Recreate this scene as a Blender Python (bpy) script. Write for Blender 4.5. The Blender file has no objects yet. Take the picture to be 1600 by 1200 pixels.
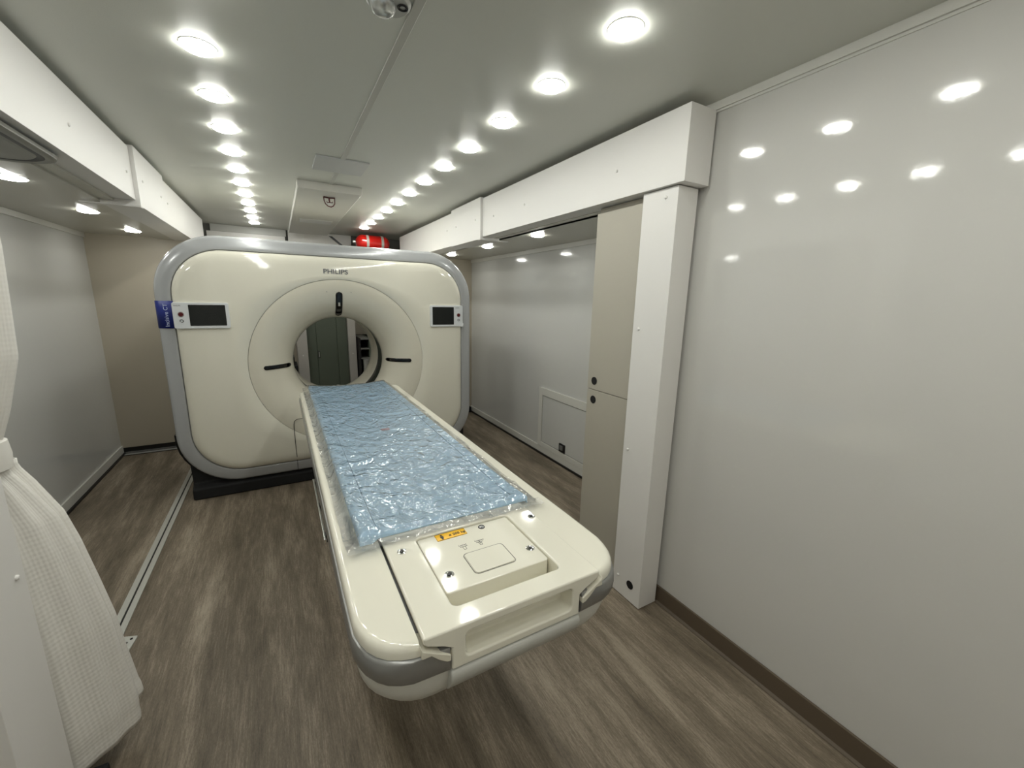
import bpy, bmesh, math, random
from math import pi, sin, cos, atan2, hypot, radians
from mathutils import Vector, Matrix

random.seed(4)
S = bpy.context.scene
C = S.collection

# ------------------------------------------------------------ camera, world, exposure
FPX = 636.857
yaw, pit, rol = -0.517346848, 0.205214562, 0.0214351412
def cam_axes():
    B = Matrix(((1, 0, 0), (0, 0, -1), (0, 1, 0)))
    Yr = Matrix(((cos(yaw), 0, sin(yaw)), (0, 1, 0), (-sin(yaw), 0, cos(yaw))))
    P = Matrix(((1, 0, 0), (0, cos(pit), -sin(pit)), (0, sin(pit), cos(pit))))
    Z = Matrix(((cos(rol), -sin(rol), 0), (sin(rol), cos(rol), 0), (0, 0, 1)))
    return Z @ P @ Yr @ B
M = cam_axes()                                   # world -> (right, down, forward)
cd = bpy.data.cameras.new('camera'); cam = bpy.data.objects.new('camera', cd); C.objects.link(cam)
R3 = Matrix((M[0], -M[1], -M[2])).transposed()
cam.matrix_world = Matrix.Translation((0, 0, 1.45)) @ R3.to_4x4()
cd.sensor_width = 36; cd.lens = 36 * FPX / 1600; cd.clip_start = 0.02; cd.clip_end = 50
S.camera = cam
W = bpy.data.worlds.new('world'); S.world = W; W.use_nodes = True
W.node_tree.nodes['Background'].inputs[0].default_value = (0.8, 0.85, 0.8, 1)
W.node_tree.nodes['Background'].inputs[1].default_value = 0.05
S.view_settings.view_transform = 'Standard'; S.view_settings.look = 'None'
S.view_settings.gamma = 1; S.view_settings.use_curve_mapping = False
S.view_settings.exposure = 2.05
LAMP = 16.0
S.cycles.use_denoising = True
S.cycles.max_bounces = 10; S.cycles.diffuse_bounces = 6; S.cycles.glossy_bounces = 4
S.cycles.transparent_max_bounces = 12
S.cycles.sample_clamp_indirect = 6
S.cycles.caustics_reflective = False; S.cycles.caustics_refractive = False

# ------------------------------------------------------------ materials
def lin(c):
    c = c / 255
    return c / 12.92 if c <= 0.04045 else ((c + 0.055) / 1.055) ** 2.4
def rgb(*c): return (lin(c[0]), lin(c[1]), lin(c[2]), 1)
MATS = {}
def mat(name, col, rough=0.4, metal=0, coat=0, spec=0.5, bump=0, bscale=200, emit=None, estr=0, vary=0, aniso=None):
    if name in MATS: return MATS[name]
    m = bpy.data.materials.new(name); m.use_nodes = True; MATS[name] = m
    nt = m.node_tree; b = nt.nodes['Principled BSDF']
    b.inputs['Base Color'].default_value = rgb(*col)
    b.inputs['Roughness'].default_value = rough; b.inputs['Metallic'].default_value = metal
    b.inputs['Coat Weight'].default_value = coat; b.inputs['Coat Roughness'].default_value = 0.06
    b.inputs['Specular IOR Level'].default_value = spec
    if emit: b.inputs['Emission Color'].default_value = rgb(*emit); b.inputs['Emission Strength'].default_value = estr
    tc = nt.nodes.new('ShaderNodeTexCoord')
    if bump or vary:
        n = nt.nodes.new('ShaderNodeTexNoise'); n.inputs['Scale'].default_value = bscale; n.inputs['Detail'].default_value = 2
        nt.links.new(tc.outputs['Object'], n.inputs['Vector'])
        if bump:
            bp = nt.nodes.new('ShaderNodeBump'); bp.inputs['Strength'].default_value = bump; bp.inputs['Distance'].default_value = 0.002
            nt.links.new(n.outputs['Fac'], bp.inputs['Height']); nt.links.new(bp.outputs['Normal'], b.inputs['Normal'])
        if vary:
            mx = nt.nodes.new('ShaderNodeMix'); mx.data_type = 'RGBA'
            mx.inputs[6].default_value = rgb(*[max(0, c - vary) for c in col]); mx.inputs[7].default_value = rgb(*[min(255, c + vary) for c in col])
            nt.links.new(n.outputs['Fac'], mx.inputs[0]); nt.links.new(mx.outputs[2], b.inputs['Base Color'])
    return m
WALLM = mat('gloss_wall_panel', (203, 202, 198), 0.07, bump=0.05, bscale=60, coat=0.0, spec=0.6)
SLWALL = mat('satin_wall_panel', (198, 198, 195), 0.09, bump=0.04, bscale=50, spec=0.5)
CEILM = mat('ceiling_panel', (204, 205, 197), 0.42, bump=0.12, bscale=300)
LOWCEIL = mat('slideout_ceiling_panel', (188, 186, 176), 0.3, bump=0.08, bscale=80)
WHITEB = mat('white_laminate', (226, 224, 221), 0.5, bump=0.25, bscale=900)
BEIGE = mat('beige_laminate', (176, 171, 158), 0.5, bump=0.3, bscale=900)
BEIGEW = mat('beige_wall', (180, 172, 156), 0.45, bump=0.1, bscale=400)
TRIMW = mat('white_trim', (205, 204, 198), 0.4)
BROWN = mat('brown_vinyl_base', (92, 80, 66), 0.5)
BLACK = mat('black_plastic', (14, 14, 14), 0.4)
MATTEB = mat('matte_black', (10, 10, 11), 0.75)
GLOSSB = mat('gloss_black', (8, 8, 8), 0.12)
ALU = mat('aluminium', (206, 206, 200), 0.35, metal=0.5)
CHROME = mat('chrome', (220, 220, 218), 0.12, metal=1)
CREAM = mat('cream_gloss_shell', (226, 223, 209), 0.08, coat=0.3, spec=0.5)
CREAM2 = mat('cream_satin_cover', (214, 210, 195), 0.25, coat=0.3)
SILVER = mat('silver_paint', (178, 180, 182), 0.22, metal=0.15, coat=0.3)
SILVERB = mat('silver_band_paint', (150, 150, 148), 0.3, metal=0.6)
GREYW = mat('light_grey_shell', (200, 199, 192), 0.4)
SCRW = mat('screen_housing', (215, 218, 220), 0.3)
SCREEN = mat('dark_screen', (26, 30, 30), 0.22)
RED = mat('red_enamel', (190, 24, 16), 0.2, coat=0.5)
DRED = mat('dark_red_cord', (80, 20, 18), 0.5)
BLUEL = mat('blue_label', (4, 28, 112), 0.5)
TXTG = mat('grey_lettering', (92, 94, 98), 0.4)
TXTW = mat('pale_lettering', (196, 206, 232), 0.5)
TXTD = mat('dark_lettering', (60, 60, 58), 0.5)
YEL = mat('yellow_label', (240, 186, 40), 0.4)
GREEN = mat('grey_green_door', (84, 92, 80), 0.5)
CLOTH = mat('padded_white_cloth', (224, 221, 215), 0.75)
MATBLUE = mat('blue_foam_pad', (180, 218, 246), 0.6, bump=0.1, bscale=120)
LENS = mat('lamp_lens', (255, 250, 235), 0.4, emit=(252, 253, 246), estr=LAMP)

def quilt():
    nt = CLOTH.node_tree; b = nt.nodes['Principled BSDF']
    tc = nt.nodes['Texture Coordinate'] if 'Texture Coordinate' in nt.nodes else nt.nodes.new('ShaderNodeTexCoord')
    sep = nt.nodes.new('ShaderNodeSeparateXYZ'); nt.links.new(tc.outputs['UV'], sep.inputs[0])
    def mth(op, a, b_=None):
        n = nt.nodes.new('ShaderNodeMath'); n.operation = op
        for i, v in enumerate((a, b_)):
            if v is None: continue
            if isinstance(v, (int, float)): n.inputs[i].default_value = v
            else: nt.links.new(v, n.inputs[i])
        return n.outputs[0]
    k = 2 * pi / 0.026
    a = mth('ADD', sep.outputs[0], sep.outputs[1]); c = mth('SUBTRACT', sep.outputs[0], sep.outputs[1])
    h = mth('MULTIPLY', mth('SINE', mth('MULTIPLY', a, k)), mth('SINE', mth('MULTIPLY', c, k)))
    bp = nt.nodes.new('ShaderNodeBump'); bp.inputs['Strength'].default_value = 0.16; bp.inputs['Distance'].default_value = 0.003
    nt.links.new(h, bp.inputs['Height']); nt.links.new(bp.outputs['Normal'], b.inputs['Normal'])
quilt()

def wood_floor():
    m = bpy.data.materials.new('wood_vinyl_floor'); m.use_nodes = True; nt = m.node_tree; b = nt.nodes['Principled BSDF']
    L = nt.links.new
    tc = nt.nodes.new('ShaderNodeTexCoord')
    def noise(sx, sy, sc, det, rough=0.6, dist=0.0):
        mp = nt.nodes.new('ShaderNodeMapping'); mp.inputs['Scale'].default_value = (sx, sy, 1)
        L(tc.outputs['Object'], mp.inputs[0])
        n = nt.nodes.new('ShaderNodeTexNoise'); n.inputs['Scale'].default_value = sc; n.inputs['Detail'].default_value = det
        n.inputs['Roughness'].default_value = rough; n.inputs['Distortion'].default_value = dist
        L(mp.outputs[0], n.inputs['Vector']); return n.outputs['Fac']
    a = noise(5, 0.7, 2.2, 5, 0.6, 0.3); f = noise(30, 2.0, 5, 6, 0.7, 0.2); g = noise(3, 1.2, 1.0, 2); q = noise(60, 14, 6, 3, 0.7, 0.6)
    def mth(op, x, y):
        n = nt.nodes.new('ShaderNodeMath'); n.operation = op
        for i, v in enumerate((x, y)):
            if isinstance(v, (int, float)): n.inputs[i].default_value = v
            else: L(v, n.inputs[i])
        return n.outputs[0]
    s = mth('ADD', mth('ADD', mth('MULTIPLY', a, 0.42), mth('MULTIPLY', f, 0.28)), mth('ADD', mth('MULTIPLY', g, 0.12), mth('MULTIPLY', q, 0.18)))
    cr = nt.nodes.new('ShaderNodeValToRGB'); e = cr.color_ramp.elements
    e[0].position = 0.39; e[0].color = rgb(82, 74, 61); e[1].position = 0.61; e[1].color = rgb(160, 148, 131)
    k = e.new(0.50); k.color = rgb(117, 106, 91)
    L(s, cr.inputs[0]); L(cr.outputs[0], b.inputs['Base Color'])
    b.inputs['Roughness'].default_value = 0.45; b.inputs['Specular IOR Level'].default_value = 0.35
    bp = nt.nodes.new('ShaderNodeBump'); bp.inputs['Strength'].default_value = 0.15; bp.inputs['Distance'].default_value = 0.002
    L(f, bp.inputs['Height']); L(bp.outputs[0], b.inputs['Normal'])
    return m
FLOORM = wood_floor()

def plastic():
    m = bpy.data.materials.new('clear_crinkled_film'); m.use_nodes = True; nt = m.node_tree; L = nt.links.new
    nt.nodes.clear(); out = nt.nodes.new('ShaderNodeOutputMaterial')
    tr = nt.nodes.new('ShaderNodeBsdfTransparent'); tr.inputs[0].default_value = (0.975, 0.98, 0.985, 1)
    gl = nt.nodes.new('ShaderNodeBsdfGlossy'); gl.inputs['Roughness'].default_value = 0.03
    df = nt.nodes.new('ShaderNodeBsdfDiffuse'); df.inputs[0].default_value = (0.85, 0.86, 0.86, 1)
    tc = nt.nodes.new('ShaderNodeTexCoord')
    mp = nt.nodes.new('ShaderNodeMapping'); mp.inputs['Scale'].default_value = (1, 0.7, 1); L(tc.outputs['Object'], mp.inputs[0])
    v = nt.nodes.new('ShaderNodeTexVoronoi'); v.feature = 'DISTANCE_TO_EDGE'; v.inputs['Scale'].default_value = 6
    n0 = nt.nodes.new('ShaderNodeTexNoise'); n0.inputs['Scale'].default_value = 5; n0.inputs['Detail'].default_value = 3
    L(mp.outputs[0], n0.inputs['Vector'])
    mx = nt.nodes.new('ShaderNodeMix'); mx.data_type = 'VECTOR'; mx.inputs[0].default_value = 0.35
    L(mp.outputs[0], mx.inputs[4]); L(n0.outputs['Color'], mx.inputs[5]); L(mx.outputs[1], v.inputs['Vector'])
    n = nt.nodes.new('ShaderNodeTexNoise'); n.inputs['Scale'].default_value = 17; n.inputs['Detail'].default_value = 2; n.inputs['Roughness'].default_value = 0.62
    n.inputs['Distortion'].default_value = 1.2
    L(mp.outputs[0], n.inputs['Vector'])
    b1 = nt.nodes.new('ShaderNodeBump'); b1.inputs['Strength'].default_value = 1.0; b1.inputs['Distance'].default_value = 0.011
    L(n.outputs['Fac'], b1.inputs['Height'])
    sm = nt.nodes.new('ShaderNodeMapRange'); sm.inputs[1].default_value = 0; sm.inputs[2].default_value = 0.06; sm.inputs[3].default_value = 1; sm.inputs[4].default_value = 0
    L(v.outputs['Distance'], sm.inputs[0])
    b2 = nt.nodes.new('ShaderNodeBump'); b2.inputs['Strength'].default_value = 0.5; b2.inputs['Distance'].default_value = 0.003
    L(sm.outputs[0], b2.inputs['Height']); L(b1.outputs[0], b2.inputs['Normal'])
    L(b2.outputs[0], gl.inputs['Normal'])
    fr = nt.nodes.new('ShaderNodeFresnel'); fr.inputs[0].default_value = 1.5; L(b2.outputs[0], fr.inputs['Normal'])
    ad = nt.nodes.new('ShaderNodeMath'); ad.operation = 'MULTIPLY_ADD'; ad.inputs[1].default_value = 1.3; ad.inputs[2].default_value = 0.03
    L(fr.outputs[0], ad.inputs[0])
    m1 = nt.nodes.new('ShaderNodeMixShader'); m1.inputs[0].default_value = 0.08; L(tr.outputs[0], m1.inputs[1]); L(df.outputs[0], m1.inputs[2])
    m2 = nt.nodes.new('ShaderNodeMixShader'); L(ad.outputs[0], m2.inputs[0]); L(m1.outputs[0], m2.inputs[1]); L(gl.outputs[0], m2.inputs[2])
    L(m2.outputs[0], out.inputs[0]); return m
FILM = plastic()
def clear():
    m = bpy.data.materials.new('clear_dome'); m.use_nodes = True; b = m.node_tree.nodes['Principled BSDF']
    b.inputs['Base Color'].default_value = (.85, .87, .85, 1); b.inputs['Transmission Weight'].default_value = 0.7; b.inputs['Roughness'].default_value = 0.05
    return m
CLEAR = clear()

# ------------------------------------------------------------ mesh helpers (world coordinates in, local to parent out)
def wpos(o):
    p = Vector((0, 0, 0))
    while o: p += o.location; o = o.parent
    return p
def obj(name, bm, m, parent=None, bevel=0, seg=2, smooth=35, solid=0, label=None):
    me = bpy.data.meshes.new(name)
    bmesh.ops.recalc_face_normals(bm, faces=bm.faces)
    off = wpos(parent) if parent else Vector((0, 0, 0))
    if parent: bmesh.ops.translate(bm, verts=bm.verts, vec=-off)
    bm.to_mesh(me); bm.free()
    me.materials.append(m)
    o = bpy.data.objects.new(name, me); C.objects.link(o)
    if smooth is not None:
        me.polygons.foreach_set('use_smooth', [len(p.vertices) <= 5 for p in me.polygons]); me.set_sharp_from_angle(angle=radians(smooth))
    if solid:
        s = o.modifiers.new('solid', 'SOLIDIFY'); s.thickness = solid; s.offset = 0
    if bevel:
        b = o.modifiers.new('bevel', 'BEVEL'); b.width = bevel; b.segments = seg; b.limit_method = 'ANGLE'; b.angle_limit = radians(35); b.harden_normals = True
    if parent: o.parent = parent
    if label: o['label'] = label
    return o
class BM:                                          # tiny wrapper so that helpers chain
    pass
def nb(): return bmesh.new()
def add_box(bm, x0, x1, y0, y1, z0, z1):
    vs = [bm.verts.new((x, y, z)) for x in (x0, x1) for y in (y0, y1) for z in (z0, z1)]
    for f in ((0, 1, 3, 2), (4, 6, 7, 5), (0, 4, 5, 1), (2, 3, 7, 6), (0, 2, 6, 4), (1, 5, 7, 3)): bm.faces.new([vs[i] for i in f])
    return bm
def box(*a): return add_box(nb(), *a)
def add_prism(bm, pts, a, b, axis='z'):
    """polygon pts extruded along an axis: z -> (x,y), y -> (x,z), x -> (y,z)"""
    def P(u, v, w): return {'z': (u, v, w), 'y': (u, w, v), 'x': (w, u, v)}[axis]
    A = [bm.verts.new(P(u, v, a)) for u, v in pts]; B = [bm.verts.new(P(u, v, b)) for u, v in pts]
    n = len(pts); bm.faces.new(A[::-1]); bm.faces.new(B)
    for i in range(n): bm.faces.new((A[i], A[(i + 1) % n], B[(i + 1) % n], B[i]))
    return bm
def prism(*a, **k): return add_prism(nb(), *a, **k)
def rrect(x0, x1, y0, y1, r, n=6):
    rs = r if isinstance(r, (list, tuple)) else [r] * 4         # bl, br, tr, tl
    out = []
    for (cx, cy, a0, rr) in ((x0 + rs[0], y0 + rs[0], pi, rs[0]), (x1 - rs[1], y0 + rs[1], 1.5 * pi, rs[1]), (x1 - rs[2], y1 - rs[2], 0, rs[2]), (x0 + rs[3], y1 - rs[3], .5 * pi, rs[3])):
        for i in range(n + 1):
            a = a0 + i / n * pi / 2; out.append((cx + rr * cos(a), cy + rr * sin(a)))
    return out
def circle(cx, cy, r, n=24, ry=None): return [(cx + r * cos(2 * pi * i / n), cy + (ry or r) * sin(2 * pi * i / n)) for i in range(n)]
def add_loft(bm, loops, cap0=True, cap1=True, closed=True):
    R = [[bm.verts.new(p) for p in lp] for lp in loops]; n = len(R[0])
    for a, b in zip(R, R[1:]):
        for i in range(n if closed else n - 1): bm.faces.new((a[i], a[(i + 1) % n], b[(i + 1) % n], b[i]))
    if cap0: bm.faces.new(R[0][::-1])
    if cap1: bm.faces.new(R[-1])
    return bm
def loft(*a, **k): return add_loft(nb(), *a, **k)
def add_cyl(bm, p0, p1, r, n=16, r1=None):
    p0 = Vector(p0); p1 = Vector(p1); d = (p1 - p0).normalized()
    u = d.orthogonal().normalized(); v = d.cross(u); r1 = r if r1 is None else r1
    L = [[p + (u * cos(2 * pi * i / n) + v * sin(2 * pi * i / n)) * rr for i in range(n)] for p, rr in ((p0, r), (p1, r1))]
    return add_loft(bm, L)
def cyl(*a, **k): return add_cyl(nb(), *a, **k)
def add_tube(bm, pts, r, n=8, closed=False):
    pts = [Vector(p) for p in pts]; N = len(pts); loops = []; u = None
    for i, p in enumerate(pts):
        if closed: d = pts[(i + 1) % N] - pts[i - 1]
        else: d = pts[min(i + 1, N - 1)] - pts[max(i - 1, 0)]
        d.normalize()
        u = d.orthogonal() if u is None else u - d * u.dot(d)
        u.normalize(); v = d.cross(u)
        loops.append([p + (u * cos(2 * pi * k / n) + v * sin(2 * pi * k / n)) * r for k in range(n)])
    if closed: loops.append(loops[0]); return add_loft(bm, loops, False, False)
    return add_loft(bm, loops)
def tube(*a, **k): return add_tube(nb(), *a, **k)
def boolean(bmA, cutters):
    def mk(b):
        bmesh.ops.recalc_face_normals(b, faces=b.faces)
        me = bpy.data.meshes.new('t'); b.to_mesh(me); b.free(); o = bpy.data.objects.new('t', me); C.objects.link(o); return o
    a = mk(bmA); cs = [mk(c) for c in cutters]
    for c in cs:
        m = a.modifiers.new('b', 'BOOLEAN'); m.operation = 'DIFFERENCE'; m.object = c; m.solver = 'EXACT'
    dg = bpy.context.evaluated_depsgraph_get(); dg.update()
    ev = a.evaluated_get(dg); out = nb(); out.from_mesh(ev.to_mesh()); ev.to_mesh_clear()
    for o in [a] + cs:
        me = o.data; bpy.data.objects.remove(o); bpy.data.meshes.remove(me)
    return out

def thing(name, label, cat, loc, group=None):
    o = bpy.data.objects.new(name, None); C.objects.link(o); o.location = loc
    o['label'] = label; o['category'] = cat; o.empty_display_size = 0.05
    if group: o['group'] = group
    return o
def tag(o, label, cat, group=None):
    o['label'] = label; o['category'] = cat
    if group: o['group'] = group
    return o
def struct(name, bm, m, label, cat, **k):
    o = obj(name, bm, m, **k); o['kind'] = 'structure'; o['label'] = label; o['category'] = cat; return o
def text(name, body, size, m, mtx, parent, ext=0.0006, label=None, bold=0.0, align='LEFT', sx=1.0):
    cu = bpy.data.curves.new(name, 'FONT'); cu.body = body; cu.size = size; cu.extrude = ext; cu.align_x = align; cu.offset = bold; cu.resolution_u = 4
    o = bpy.data.objects.new(name, cu); C.objects.link(o)
    dg = bpy.context.evaluated_depsgraph_get(); me = bpy.data.meshes.new_from_object(o.evaluated_get(dg))
    bpy.data.objects.remove(o); bpy.data.curves.remove(cu)
    me.transform(Matrix.Translation(-wpos(parent)) @ mtx @ Matrix.Diagonal((sx, 1, 1, 1))); me.materials.clear(); me.materials.append(m)
    r = bpy.data.objects.new(name, me); C.objects.link(r); r.parent = parent
    if label: r['label'] = label
    return r
def frame(o, ux, uy):                             # matrix from origin + text right + text up
    ux = Vector(ux).normalized(); uy = Vector(uy).normalized(); uz = ux.cross(uy)
    m = Matrix((ux, uy, uz)).transposed().to_4x4(); m.translation = Vector(o); return m

# ------------------------------------------------------------ room shell
ZC, ZS = 2.2, 1.905          # main ceiling, slide-out ceiling
XR, XL = 1.526, -0.75        # main side walls
SR, SL = 2.10, -1.335        # slide-out side walls
YB = 4.75                    # slide-out back walls
struct('floor', box(SL - .1, SR + .1, -2.2, 6.5, -.08, 0), FLOORM, 'grey-brown wood-look vinyl floor', 'floor', smooth=None)
struct('ceiling', box(XL - .06, XR + .06, -2.2, 6.5, ZC, ZC + .08), CEILM, 'matte light grey main ceiling with two rows of lamps', 'ceiling', smooth=None)
struct('wall_right', box(XR, XR + .05, -2.2, 1.36, 0, ZC), WALLM, 'glossy white panelled right wall reflecting the lamps', 'wall', smooth=None)
struct('wall_right_upper', box(XR, XR + .05, 1.36, 6.4, ZS, ZC), WHITEB, 'strip of wall above the right slide-out opening', 'wall', smooth=None)
struct('wall_right_rear', box(XR, XR + .05, YB + .05, 6.4, 0, ZS), WALLM, 'right wall beyond the scanner', 'wall', smooth=None)
struct('wall_left', box(XL - .05, XL, -2.2, 1.17, 0, ZC), WALLM, 'left wall beside the viewpoint', 'wall', smooth=None)
struct('wall_left_upper', box(XL - .05, XL, 1.17, 6.4, ZS, ZC), WHITEB, 'strip of wall above the left slide-out opening', 'wall', smooth=None)
struct('wall_left_rear', box(XL - .05, XL, YB + .05, 6.4, 0, ZS), WALLM, 'left wall beyond the scanner', 'wall', smooth=None)
struct('wall_front', box(XL - .05, XR + .05, -2.25, -2.2, 0, ZC), BEIGEW, 'wall behind the viewpoint', 'wall', smooth=None)
struct('wall_back', box(XL - .05, XR + .05, 6.4, 6.45, 0, ZC), BEIGEW, 'wall at the far end behind the scanner', 'wall', smooth=None)
struct('wall_right_slideout', box(SR, SR + .05, 1.36, YB + .05, 0, ZS), SLWALL, 'pale grey glossy side wall of the right slide-out with access hatch', 'wall', smooth=None)
struct('wall_left_slideout', box(SL - .05, SL, 1.2, YB + .05, 0, ZS), SLWALL, 'pale grey side wall of the left slide-out', 'wall', smooth=None)
struct('wall_back_slideout_right', box(1.40, SR + .05, YB, YB + .05, 0, ZS), BEIGEW, 'beige end wall of the right slide-out beside the scanner', 'wall', smooth=None)
struct('wall_back_slideout_left', box(SL, -.60, YB, YB + .05, .06, ZS), BEIGEW, 'beige end wall of the left slide-out beside the scanner', 'wall', smooth=None)
struct('wall_front_slideout_right', box(XR, SR + .05, 1.31, 1.36, 0, ZS), SLWALL, 'near end wall of the right slide-out', 'wall', smooth=None)
struct('wall_front_slideout_left', box(SL - .05, XL, 1.17, 1.22, 0, ZS), SLWALL, 'near end wall of the left slide-out', 'wall', smooth=None)
struct('ceiling_slideout_right', box(XR - .06, SR + .05, 1.31, YB + .05, ZS, ZS + .05), LOWCEIL, 'low ceiling of the right slide-out with round lamps', 'ceiling', smooth=None)
struct('ceiling_slideout_left', box(SL - .05, XL + .06, 1.17, YB + .05, ZS, ZS + .05), LOWCEIL, 'low ceiling of the left slide-out with round lamps', 'ceiling', smooth=None)
# trims
bm = box(XR - .012, XR, -2.2, 1.30, 2.172, ZC)
add_box(bm, XR - .004, XR, -2.2, 1.30, 2.164, 2.1725)
struct('trim_1', bm, TRIMW, 'white cornice strip along the top of the right wall', 'trim', smooth=None)
struct('trim_2', box(XL, XL + .012, -2.2, 1.17, 2.17, ZC), TRIMW, 'white cornice strip along the top of the left wall', 'trim', smooth=None)
struct('trim_3', box(SR - .012, SR, 1.36, YB, 1.868, ZS), TRIMW, 'white cornice strip along the top of the right slide-out wall', 'trim', bevel=.002)
struct('trim_4', box(SL, SL + .012, 1.22, YB, 1.868, ZS), TRIMW, 'white cornice strip along the top of the left slide-out wall', 'trim', bevel=.002)
struct('baseboard_right', box(XR - .010, XR, -2.2, 1.31, 0, .082), BROWN, 'dark brown vinyl skirting under the right wall', 'skirting', bevel=.002)
struct('trim_5', box(XR - .026, XR - .010, -2.2, 1.165, 0, .006), mat('taupe_edge', (110, 100, 88), .5), 'thin taupe edge strip along the skirting', 'trim', smooth=None)
struct('baseboard_left', box(XL, XL + .010, -2.2, 1.17, 0, .082), BROWN, 'dark brown vinyl skirting under the left wall', 'skirting', bevel=.002)
struct('baseboard_slideout_right', box(SR - .012, SR, 1.36, YB, .016, .075), TRIMW, 'white skirting of the right slide-out wall', 'skirting', bevel=.002)
struct('baseboard_slideout_left', box(SL, SL + .012, 1.22, YB, .016, .082), TRIMW, 'white skirting of the left slide-out wall', 'skirting', bevel=.002)
struct('trim_6', box(SR - .022, SR, 1.36, YB, 0, .016), BLACK, 'black gap seal under the right slide-out skirting', 'trim', smooth=None)
struct('trim_7', box(SL, SL + .022, 1.22, YB, 0, .016), BLACK, 'black gap seal under the left slide-out skirting', 'trim', smooth=None)
struct('trim_8', box(SL, -.60, YB - .004, YB + .05, .02, .06), BLACK, 'black seal under the beige end wall of the left slide-out', 'trim', smooth=None)
struct('trim_9', box(1.40, SR, YB - .006, YB, 0, .06), BLACK, 'black seal under the beige end wall of the right slide-out', 'trim', smooth=None)

def cap(parent, p, n, r=.0065):
    p = Vector(p); n = Vector(n)
    u = n.orthogonal().normalized(); v = n.cross(u)
    L = [[p + n * (h) + (u * cos(2 * pi * i / 12) + v * sin(2 * pi * i / 12)) * rr for i in range(12)] for h, rr in ((0, r), (.003, r), (.006, r * .6))]
    obj('screw_cap', loft(L), WHITEB, parent)

# ------------------------------------------------------------ header boxes above the slide-outs
def header(side, x_face, x_back, y0, y1, z0, z1, label, caps, lip=False):
    s = 1 if side == 'right' else -1
    t = thing('header_box', label, 'header panel', (x_face, (y0 + y1) / 2, z0))
    x0, x1 = sorted((x_face, x_back))
    obj('panel', box(x0, x1, y0, y1, z0, z1), WHITEB, t, bevel=.0015)
    if lip:
        a, b = sorted((x_face + s * .002, x_face + s * .24))
        obj('lip', box(a, b, y0 + .002, y0 + .05, z0 - .004, z0), WHITEB, t)
    for y, z in caps: cap(t, (x_face, y, z), (-s, 0, 0))
    return t
header('right', 1.370, 1.512, 1.130, 2.900, 1.900, 2.168, 'long white header box over the right slide-out, nearest the camera', [(2.72, 2.02), (2.30, 2.02), (1.50, 2.02)])
header('right', 1.352, 1.515, 2.902, 3.490, 1.884, 2.176, 'short white header box over the right slide-out, between two longer ones', [(3.38, 2.03), (2.99, 2.03)], lip=True)
header('right', 1.362, 1.515, 3.492, 5.250, 1.892, 2.160, 'far white header box over the right slide-out, reaching behind the scanner', [(3.62, 2.03)])
header('left', -.602, -.745, 1.150, 2.955, 1.915, 2.172, 'long white header box over the left slide-out, nearest the camera', [(2.20, 2.03), (2.86, 2.03)])
header('left', -.584, -.745, 2.957, 3.595, 1.886, 2.181, 'short white header box over the left slide-out, between two longer ones', [(3.06, 2.03), (3.47, 2.03)], lip=True)
header('left', -.593, -.745, 3.597, 5.300, 1.893, 2.166, 'far white header box over the left slide-out, reaching behind the scanner', [(3.70, 2.03)])
# header soffit strips closing the gap to the slide-out ceilings
struct('trim_10', box(1.512, XR - .055, 1.31, YB, 1.897, 1.905), LOWCEIL, 'grey soffit strip behind the right header boxes', 'trim', smooth=None)
struct('trim_11', box(XL - .12, -.745, 1.22, YB, 1.897, 1.905), LOWCEIL, 'grey soffit strip behind the left header boxes', 'trim', smooth=None)

# ------------------------------------------------------------ corner columns
t = thing('corner_column', 'white square column at the near edge of the right slide-out', 'column', (1.44, 1.25, 0))
obj('panel', box(1.387, 1.502, 1.166, 1.345, .004, 1.896), WHITEB, t, bevel=.0015)
for y, z in ((1.224, 1.862), (1.310, 1.332), (1.315, .766), (1.310, .100)): cap(t, (1.387, y, z), (-1, 0, 0))
obj('finger_hole', prism(circle(1.230, .093, .021), 1.3855, 1.3875, axis='x'), MATTEB, t)
t = thing('corner_column', 'white square column at the lower left, beside the tied-back curtain', 'column', (-.66, 1.26, 0))
obj('panel', box(-.715, -.600, 1.172, 1.362, .004, 1.905), WHITEB, t, bevel=.0015)
for y, z in ((1.326, .772), (1.326, 1.33)): cap(t, (-.600, y, z), (1, 0, 0))
tag(obj('floor_block', box(-.70, -.56, 1.37, 1.44, 0, .05), MATTEB, bevel=.004), 'low black block on the floor under the curtain hem', 'bracket')  # low matte black block below the hem

# ------------------------------------------------------------ tall cabinet inside the right slide-out
t = thing('tall_cabinet', 'tall beige cabinet with two doors, behind the right column', 'cabinet', (1.6, 1.53, 0))
obj('body', box(1.436, 2.02, 1.365, 1.668, 0, 1.897), BEIGE, t)
for z0, z1, hz in ((.004, .989, .937), (.992, 1.872, 1.038)):
    d = obj('door', box(1.418, 1.436, 1.350, 1.668, z0, z1), BEIGE, t, bevel=.001)
    obj('finger_hole', prism(circle(1.617, hz, .021), 1.4165, 1.4185, axis='x'), MATTEB, d)

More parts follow.
